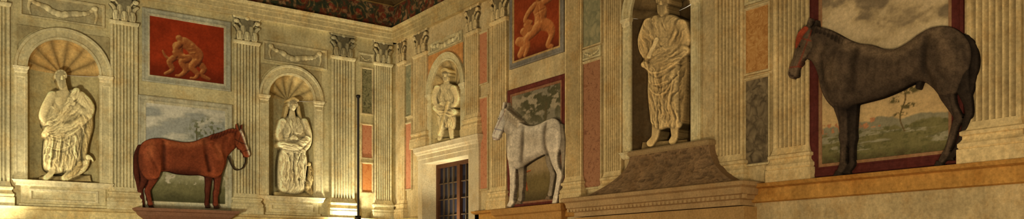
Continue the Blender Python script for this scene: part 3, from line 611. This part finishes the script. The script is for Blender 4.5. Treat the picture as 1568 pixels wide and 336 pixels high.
prims = [
 leg([(843, 228, 9), (841, 248, 6.4), (845, 262, 4.8), (846, 268, 5), (845, 278, 3.9), (843, 292, 3.6), (842, 298, 4.4)], WHD, 0), hoof(839, 306, 2.6, -1, HW, 1),
 leg([(797, 248, 7), (798, 266, 5.4), (798, 280, 4.4), (798, 286, 4.6), (797, 294, 3.6), (797, 302, 3.6), (796, 306, 4.3)], WHD, 0), hoof(794, 313, 2.6, -1, HW, 1),
 dict(cap=[(859, 192, 2.5), (862, 212, 3), (862, 240, 2.4), (861, 266, 1)], col=WHD, z=0),
 dict(poly=[(773, 168), (783, 171), (792, 182), (802, 190), (814, 193), (826, 190), (838, 184), (848, 181), (856, 186), (860, 198), (861, 214), (858, 230), (852, 240), (844, 242), (836, 237), (824, 242), (812, 249), (802, 256), (792, 260), (784, 254), (779, 242), (776, 226), (776, 208), (772, 198)], R=20, col=WH, flat=.8, k=1),
 dict(cap=[(850, 205, 9), (850, 226, 8)], col=WH, z=10, k=8, flat=.7), dict(cap=[(792, 215, 10), (788, 240, 8)], col=WH, z=10, k=8, flat=.7),
 leg([(851, 223, 9), (849, 240, 7), (852, 254, 5.2), (857, 265, 4.8), (857.5, 271, 4.8), (856, 279, 4), (853, 296, 3.8), (852, 302, 4.6)], WH, 4, 3), hoof(848.5, 317, 2.9, -1, HW, 4),
 leg([(852, 302, 4.4), (850, 311, 4)], WH, 4, 1),
 leg([(786, 244, 8), (786, 264, 5.8), (786, 280, 4.8), (786, 287, 5.1), (785, 296, 4), (784, 306, 3.8), (784, 310, 4.6), (781, 315, 4)], WH, 4, 3), hoof(780, 321.5, 2.9, -1, HW, 4),
 dict(poly=[(771, 168), (779, 169), (780, 178), (778, 190), (772, 198), (767, 208), (764, 214), (758, 215), (756, 208), (759, 198), (764, 186), (767, 176)], R=6, col=(182, 174, 156), z=7, k=2),
 dict(cap=[(773, 169, 1.8), (773, 163, 1.3), (773.5, 157, .5)], col=WH, z=8, k=1), dict(cap=[(778, 169, 1.8), (779, 163, 1.2), (779, 158, .5)], col=WHD, z=6, k=1),
 dict(cap=[(768, 183, 1.1)], col=(30, 26, 22), z=14, k=.4)]
prims += [dict(cap=[(778+i*3.2, 169+i*2.8, 1.7), (777+i*3.2, 177+i*2.8, 1.6), (777+i*3, 184+i*2.6, .5)], col=(160, 146, 120), z=13, k=.6) for i in range(7)]
folds = [([(784, 190), (782, 208), (786, 225)], 3, -2), ([(803, 196), (804, 222), (800, 248)], 3.5, -5), ([(838, 190), (836, 215), (840, 236)], 3.5, -5), ([(812, 244), (832, 234)], 3, -1.5), ([(792, 204), (788, 222)], 3, 2)]
paints = [([(806, 198), (830, 196)], 6, (216, 205, 180), .55), ([(806, 254), (830, 244)], 8, (96, 82, 60), .85), ([(804, 205), (802, 245)], 3.5, (116, 100, 76), .7), ([(838, 195), (838, 235)], 3.5, (116, 100, 76), .7), ([(757, 212), (763, 213)], 2, (110, 92, 80), .8), ([(778, 200), (778, 240)], 3, (132, 116, 92), .7), ([(792, 262), (790, 300)], 1.5, (126, 110, 86), .5),  # body shading in colour: lighter back, shaded belly and creases, dark muzzle
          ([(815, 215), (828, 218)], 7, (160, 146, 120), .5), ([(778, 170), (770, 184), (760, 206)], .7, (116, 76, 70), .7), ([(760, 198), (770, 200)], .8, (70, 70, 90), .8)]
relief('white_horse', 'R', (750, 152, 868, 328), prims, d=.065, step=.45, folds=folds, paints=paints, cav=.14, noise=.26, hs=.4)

# ------------------------------------------------------------------ statues
def fam(A, Bc, n, wd, amp):
    A = crom(A, 3); Bc = crom(Bc, 3); m = min(len(A), len(Bc)); out = []
    for i in range(n):
        t = (i+.35*math.sin(i*3.7))/(n-1); out.append(([(A[j][0]*(1-t)+Bc[j][0]*t+math.sin(i*2.1+j*.5)*1.1, A[j][1]*(1-t)+Bc[j][1]*t) for j in range(i % 2, m-(i % 3), 2)], wd*(.75+.25*math.sin(i*2.3)), amp*(.8 if i % 2 == 0 else -.8)))
    return [f for f in out if len(f[0]) > 1]
def head(x, y, r, col, beard=None, z=8, turn=0, hairc=None):
    hc = hairc or tuple(k*.76 for k in col); P = [dict(cap=[(x-turn*r*.2, y-r*.28, r*.80), (x-turn*r*.2, y+r*.1, r*.70)], col=hc, z=z-1, k=1)]
    f = lambda px, py: (x+turn*r*.15+px*r, y+py*r)
    P.append(dict(poly=[f(-.5, -.45), f(0, -.62), f(.5, -.45), f(.56, -.05), f(.48, .4), f(.24, .8), f(0, .9), f(-.24, .8), f(-.48, .4), f(-.56, -.05)], R=r*.55, col=col, z=z, k=.8, flat=.9))
    P.append(dict(cap=[(*f(-.34, -.22), r*.13), (*f(.34, -.22), r*.13)], col=col, z=z+r*.38, k=.8))
    P.append(dict(cap=[(*f(0, -.15), r*.09), (*f(.02, .2), r*.16)], col=col, z=z+r*.55, k=.8))
    for q in (-.24, .24): P.append(dict(cap=[(*f(q, -.02), r*.10)], col=tuple(k*.6 for k in col), z=z+r*.36, k=.3))
    P.append(dict(cap=[(*f(-.16, .45), r*.07), (*f(.16, .45), r*.07)], col=tuple(k*.65 for k in col), z=z+r*.48, k=.3))
    for i in range(13):
        a = math.pi*(.93+1.14*i/12); P.append(dict(cap=[(x-turn*r*.2+math.cos(a)*r*.72, y-r*.22+math.sin(a)*r*.70, r*.19)], col=hc, z=z+r*.18+(i % 2)*r*.08, k=.8))
    if beard:
        for i, q in enumerate((-.42, -.22, 0, .22, .42)): P.append(dict(cap=[(*f(q, .42+.1*(2-abs(i-2))), r*.17), (*f(q*.9, .8+beard*.4), r*.16), (*f(q*.4, 1.0+beard*(1-.5*abs(q))), r*.08)], col=hc, z=z+r*(.42-.3*abs(q)), k=.8))
    return P
def hand(x, y, ang, r, col, z):
    P = [dict(cap=[(x, y, r), (x+math.cos(ang)*r*1.2, y+math.sin(ang)*r*1.2, r*.9)], col=col, z=z, k=.8, flat=.6)]
    for i, (o, l) in enumerate(((-.75, 1.5), (-.25, 1.9), (.25, 1.8), (.72, 1.3))):
        bx = x+math.cos(ang)*r*1.4-math.sin(ang)*r*o; by = y+math.sin(ang)*r*1.4+math.cos(ang)*r*o; a2 = ang+.35
        P.append(dict(cap=[(bx, by, r*.26), (bx+math.cos(ang)*l*r*.6, by+math.sin(ang)*l*r*.6, r*.25), (bx+math.cos(ang)*l*r*.6+math.cos(a2)*l*r*.5, by+math.sin(ang)*l*r*.6+math.sin(a2)*l*r*.5, r*.2)], col=col, z=z+r*.1, k=.3))
    P.append(dict(cap=[(x+math.sin(ang)*r*.8, y-math.cos(ang)*r*.8, r*.32), (x+math.cos(ang-.8)*r*2, y+math.sin(ang-.8)*r*2, r*.24)], col=col, z=z+r*.2, k=.3))
    return P
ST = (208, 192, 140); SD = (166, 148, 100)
pr = [dict(poly=[(60, 271), (138, 269), (140, 279), (58, 280)], R=3, col=SD, smooth=0),
 dict(poly=[(84, 139), (75, 145), (68, 158), (63, 174), (62, 190), (68, 202), (66, 220), (65, 242), (67, 260), (82, 267), (102, 265), (120, 261), (126, 246), (126, 226), (131, 206), (138, 192), (144, 176), (143, 160), (135, 147), (120, 141), (102, 137)], R=19, col=ST, flat=.75, cloth=1),
 dict(poly=[(86, 141), (102, 139), (108, 148), (104, 164), (94, 176), (82, 168), (80, 152)], R=12, col=ST, z=9, flat=.6), dict(cap=[(89, 155, 5.5), (90, 158, 5)], col=ST, z=14, k=4, flat=.5),
 dict(cap=[(88, 204, 11), (82, 226, 10), (79, 252, 9)], col=ST, z=9, k=6, cloth=1, flat=.7), dict(cap=[(110, 202, 12), (113, 226, 11), (108, 256, 9)], col=ST, z=7, k=6, cloth=1, flat=.7),
 dict(cap=[(80, 262, 5), (77, 267, 4.5), (70, 273, 4.5)], col=ST, z=9, k=2), dict(cap=[(106, 261, 5), (104, 267, 4.5), (98, 273, 4.5)], col=ST, z=8, k=2),
 dict(cap=[(79, 149, 8.5), (69, 166, 7.5), (65, 180, 6), (74, 190, 4.2)], col=ST, z=10, k=3), dict(cap=[(122, 150, 9), (136, 165, 8), (132, 174, 7), (118, 167, 5.2), (109, 158, 4.2)], col=ST, z=12, k=3, cloth=.5),
 dict(cap=[(116, 142, 6.5), (106, 160, 7), (92, 182, 7.5), (76, 198, 7), (68, 206, 5)], col=ST, z=12, k=2.5, cloth=1), dict(cap=[(134, 178, 6.5), (116, 192, 8), (94, 198, 8), (74, 202, 5)], col=ST, z=12, k=2.5, cloth=1),
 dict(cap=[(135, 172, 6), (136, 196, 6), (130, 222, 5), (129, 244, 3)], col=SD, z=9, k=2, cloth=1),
 dict(cap=[(96, 132, 6), (97, 142, 7.5)], col=ST, z=8)]
pr += head(93, 120, 11, ST, beard=.55, z=10, turn=.4)+hand(74, 190, .6, 3.2, ST, 17)+hand(111, 160, -2.4, 3.2, ST, 17)
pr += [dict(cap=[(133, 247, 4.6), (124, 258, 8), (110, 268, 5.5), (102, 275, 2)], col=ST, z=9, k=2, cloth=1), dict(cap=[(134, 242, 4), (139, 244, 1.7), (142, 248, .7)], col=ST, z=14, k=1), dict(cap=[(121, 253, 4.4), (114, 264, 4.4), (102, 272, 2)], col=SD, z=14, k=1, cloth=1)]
dr = [(72, 158, 12, 80, 2.2, 7), (138, 165, 14, 70, 2.6, 7), (108, 165, 14, 125, 2.8, 7), (96, 196, 16, 150, 3.2, 7), (82, 232, 18, 98, 3.8, 7), (114, 230, 18, 76, 3.8, 7), (97, 255, 14, 90, 3.4, 6), (120, 262, 10, -35, 1.6, 3)]
fo = fam([(72, 206), (94, 212), (124, 196)], [(74, 232), (98, 236), (120, 214)], 4, 1.5, 1.8)+fam([(80, 214), (76, 240), (74, 262)], [(122, 210), (118, 236), (114, 260)], 8, 1.6, 2.4)
relief('bearded_statue', 'L', (50, 100, 150, 284), pr, d=-.06, dback=-.2, step=.48, folds=fo, cav=.19, hs=.55, mat=STO, drape=dr)
ST2 = (206, 193, 148)
pr = [dict(poly=[(420, 294), (478, 294), (480, 303), (418, 303)], R=3, col=SD, smooth=0),
 dict(poly=[(438, 178), (430, 184), (425, 198), (424, 214), (428, 228), (425, 246), (424, 268), (426, 290), (440, 297), (458, 297), (468, 290), (468, 268), (466, 244), (468, 226), (472, 210), (470, 194), (464, 184), (454, 178)], R=17, col=ST2, flat=.75, cloth=1),
 dict(cap=[(438, 196, 7), (438, 202, 7)], col=ST2, z=9, k=4, flat=.5, cloth=.5), dict(cap=[(454, 196, 7), (454, 202, 7)], col=ST2, z=9, k=4, flat=.5, cloth=.5), dict(cap=[(438, 232, 9), (436, 256, 8), (434, 288, 7)], col=ST2, z=7, k=5, flat=.7, cloth=1), dict(cap=[(454, 230, 10), (460, 250, 9), (456, 288, 7)], col=ST2, z=6, k=5, flat=.7, cloth=1),
 dict(cap=[(431, 188, 6), (426, 206, 5.5), (432, 218, 4.5), (444, 213, 3.6)], col=ST2, z=9, k=2, cloth=.4), dict(cap=[(464, 188, 6), (471, 206, 5), (470, 222, 4.4), (462, 232, 3.6)], col=ST2, z=8, k=2, cloth=.4),
 dict(cap=[(446, 170, 4.2), (446, 182, 6)], col=ST2, z=6), dict(cap=[(428, 222, 5), (450, 226, 6.5), (468, 214, 5)], col=ST2, z=12, k=2, cloth=1),
 dict(cap=[(440, 155, 2), (447, 152, 2.4), (454, 155, 2)], col=SD, z=11, k=1), dict(cap=[(439, 164, 2.6), (437, 174, 2.4), (434, 182, 1.4)], col=SD, z=7), dict(cap=[(455, 164, 2.6), (457, 174, 2.4), (460, 182, 1.4)], col=SD, z=7),
 dict(cap=[(474, 256, 3), (475, 272, 6), (470, 286, 7), (476, 296, 3)], col=SD, z=4, k=2, cloth=1), dict(cap=[(472, 252, 2.6), (469, 254, 1)], col=SD, z=8, k=.8)]
pr += head(447, 163, 8.5, ST2, z=9, turn=.3)+hand(444, 213, -.1, 2.4, ST2, 15)+hand(462, 232, 2.2, 2.3, ST2, 13)
dr = [(446, 190, 14, 88, 2.0, 5), (448, 222, 12, 10, 2.4, 5), (436, 262, 18, 92, 3.2, 5), (458, 262, 18, 82, 3.2, 5), (446, 290, 10, 90, 2.6, 4)]
relief('robed_woman_statue', 'L', (414, 142, 486, 308), pr, d=-.05, dback=-.17, step=.42, folds=fam([(430, 232), (440, 250), (434, 290)], [(464, 230), (452, 256), (458, 290)], 6, 1.2, 1.8), cav=.20, hs=.55, mat=STO, drape=dr)
ST3 = (206, 188, 138)
pr = [dict(poly=[(664, 213), (704, 210), (705, 220), (663, 222)], R=3, col=SD, smooth=0),
 dict(poly=[(679, 128), (673, 134), (670, 148), (673, 160), (670, 176), (672, 194), (678, 200), (688, 197), (697, 198), (699, 180), (697, 162), (700, 148), (698, 134), (691, 128)], R=11, col=ST3, flat=.8, cloth=1),
 dict(cap=[(678, 188, 5), (677, 204, 3.6), (674, 213, 3)], col=ST3, z=3, k=2), dict(cap=[(691, 186, 5), (692, 202, 3.6), (693, 211, 3)], col=ST3, z=3, k=2),
 dict(cap=[(672, 136, 5), (667, 150, 4.2), (671, 162, 3.2), (679, 160, 2.6)], col=ST3, z=6, k=2), dict(cap=[(697, 136, 5), (702, 150, 4.2), (698, 162, 3.2), (690, 158, 2.6)], col=ST3, z=6, k=2),
 dict(cap=[(685, 122, 3.6), (685, 130, 5)], col=ST3, z=3), dict(cap=[(670, 166, 5), (684, 176, 6), (697, 172, 5)], col=ST3, z=6, k=2, cloth=1),
 dict(cap=[(690, 158, 1.5), (682, 186, 1.4), (676, 206, 1)], col=SD, z=12, k=.8), dict(cap=[(680, 109, 2), (685, 107, 2.6), (690, 109, 2)], col=SD, z=10, k=1)]
pr += head(685, 116, 6.6, ST3, beard=.3, z=6)+hand(679, 160, .1, 1.8, ST3, 10)+hand(690, 158, 3, 1.8, ST3, 10)
dr = [(684, 142, 10, 85, 1.5, 4), (684, 170, 10, 15, 1.8, 4), (684, 190, 10, 90, 2.0, 3.5)]
relief('soldier_statue', 'R', (658, 98, 710, 226), pr, d=-.04, dback=-.15, step=.38, cav=.20, hs=.45, mat=STO, drape=dr)
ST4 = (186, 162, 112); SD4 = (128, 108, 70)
pr = [dict(poly=[(984, 218), (1052, 214), (1056, 224), (982, 230)], R=3, col=SD4, smooth=0),
 dict(poly=[(1008, 22), (997, 28), (990, 40), (985, 58), (983, 78), (988, 94), (993, 112), (995, 140), (998, 168), (1000, 190), (1010, 200), (1024, 197), (1038, 199), (1047, 188), (1050, 160), (1051, 132), (1053, 108), (1057, 86), (1058, 60), (1053, 40), (1044, 29), (1030, 22)], R=24, col=ST4, flat=.8, cloth=1),
 dict(cap=[(1008, 184, 8), (1005, 204, 5.5), (1003, 212, 5), (997, 220, 5.5)], col=ST4, z=4, k=2), dict(cap=[(1034, 184, 8), (1034, 202, 5.5), (1034, 210, 5), (1031, 217, 5.5)], col=ST4, z=4, k=2),
 dict(cap=[(1010, 100, 12), (1006, 140, 11), (1008, 184, 9)], col=ST4, z=9, k=6, flat=.7, cloth=1), dict(cap=[(1038, 104, 12), (1038, 146, 11), (1034, 184, 9)], col=ST4, z=8, k=6, flat=.7, cloth=1),
 dict(cap=[(998, 38, 10), (990, 62, 10), (994, 82, 9), (1008, 84, 6)], col=ST4, z=10, k=3, cloth=.8), dict(cap=[(1046, 40, 10), (1052, 62, 9.5), (1044, 73, 7), (1026, 62, 5.5)], col=ST4, z=10, k=3, cloth=.8),
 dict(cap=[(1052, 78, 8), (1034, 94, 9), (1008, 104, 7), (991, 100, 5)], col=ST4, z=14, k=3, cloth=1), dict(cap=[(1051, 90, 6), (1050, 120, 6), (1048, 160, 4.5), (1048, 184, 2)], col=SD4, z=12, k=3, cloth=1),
 dict(cap=[(1018, 12, 6.5), (1018, 24, 9)], col=ST4, z=5), dict(cap=[(1000, 88, 3.2), (1012, 62, 3.2)], col=(204, 182, 132), z=20, k=.8)]
pr += head(1018, 5, 11.5, ST4, beard=.7, z=11, turn=-.3)+hand(1008, 84, -.6, 3.6, ST4, 20)+hand(1026, 62, 2.9, 3.6, ST4, 19)
dr = [(1004, 50, 16, 75, 3.4, 8), (1040, 50, 16, 105, 3.2, 8), (1030, 92, 14, -25, 3.8, 8), (1004, 140, 22, 80, 4.6, 8), (1036, 135, 22, 112, 4.8, 8), (1020, 178, 20, 92, 4.6, 7)]
fo = fam([(994, 106), (1014, 114), (1050, 92)], [(998, 134), (1022, 146), (1050, 118)], 5, 1.8, 2.8)+fam([(1006, 146), (1010, 170), (1008, 196)], [(1042, 120), (1034, 160), (1038, 196)], 6, 1.7, 2.6)
relief('robed_man_statue', 'R', (976, -20, 1064, 234), pr, d=-.04, dback=-.22, step=.5, folds=fo, cav=.18, hs=.45, mat=STO, drape=dr)

# ------------------------------------------------------------------ lamp stand, sensor
bb = B(); pd = .55; pu = U('L', 548.5, pd); zt = V('L', 548.5, 146, pd); BLK = (34, 30, 26)
bb.lathe((pu, -pd, 0), [(0, 0), (.2, 0), (.2, .02), (.03, .05), (.022, .1), (.022, zt-.06), (.03, zt-.05), (.04, zt-.03), (.04, zt), (0, zt+.01)], BLK)
zl = V('L', 548.5, 331, pd)
bb.box('L', pu-.05, pu+.05, zl-.09, zl, pd-.09, pd+.02, BLK); bb.box('L', pu-.11, pu+.11, zl-.13, zl-.09, pd-.12, pd+.05, BLK)
bb.done('lamp_stand', METAL, True)
bb = B(); ux = U('R', 1147, .02); vx = V('R', 1147, 325, .02); ring = [(math.cos(k*math.pi/8), math.sin(k*math.pi/8)) for k in range(16)]
P = [W('R', ux+.026*a, vx+.026*b, 0) for a, b in ring]+[W('R', ux+.024*a, vx+.024*b, .04) for a, b in ring]+[W('R', ux+.012*a, vx+.012*b, .05) for a, b in ring]
bb.add(P, [(i+o, (i+1) % 16+o, (i+1) % 16+16+o, i+16+o) for o in (0, 16) for i in range(16)]+[tuple(range(32, 48))], (28, 24, 20)); bb.done('wall_sensor', METAL)

# ------------------------------------------------------------------ lights
def spot(name, loc, tgt, e, col, ang=100, rad=.1, blend=.8):
    l = bpy.data.lights.new(name, 'SPOT'); l.energy = e; l.color = col; l.spot_size = math.radians(ang); l.spot_blend = blend; l.shadow_soft_size = rad
    o = bpy.data.objects.new(name, l); o.location = loc; o.rotation_euler = (Vector(tgt)-Vector(loc)).to_track_quat('-Z', 'Y').to_euler(); scene.collection.objects.link(o)
WARM = (1, .82, .56); NEU = (1, .91, .70)
spot('uplight', (pu-.05, -.36, 2.1), (pu+.1, -.10, 4), 200, NEU, 130, .06, 1)
spot('window_uplight', (-.10, -(WU0+.75), 2.1), (.14, -(WU0+.75), 3.5), 130, NEU, 100, .06, 1)
spot('left_uplight', (-6.8, -.45, 2.0), (-6.6, -.1, 4), 80, NEU, 120, .06, 1)
spot('room_fill', (-8.6, -7.5, 1.0), (-3.6, 0, 3.3), 1500, (1, .91, .68), 72, .35, 1)  # this and the next two: added fill spots for the walls, no fixtures
spot('room_fill', (-6.5, -3.6, 1.0), (0, -4.0, 3.2), 600, WARM, 92, .3, 1)
spot('room_fill', (-5.5, -13.5, 1.2), (0, -9.0, 3.0), 520, (1, .78, .50), 84, .3, 1)
wd = bpy.data.worlds.new('room_ambience'); scene.world = wd; wd.use_nodes = True
bg = wd.node_tree.nodes['Background']; bg.inputs[0].default_value = (1, .82, .55, 1); bg.inputs[1].default_value = .66
scene.view_settings.view_transform = 'Standard'

# ------------------------------------------------------------------ camera
cam = bpy.data.cameras.new('camera'); co = bpy.data.objects.new('camera', cam); scene.collection.objects.link(co)
co.location = (CX, CY, CZ); co.rotation_euler = (math.pi/2, 0, -TH)
cam.sensor_fit = 'HORIZONTAL'; cam.sensor_width = 36; cam.lens = 36*FO/1568; cam.shift_y = 237/1568
cam.clip_end = 100; scene.camera = co
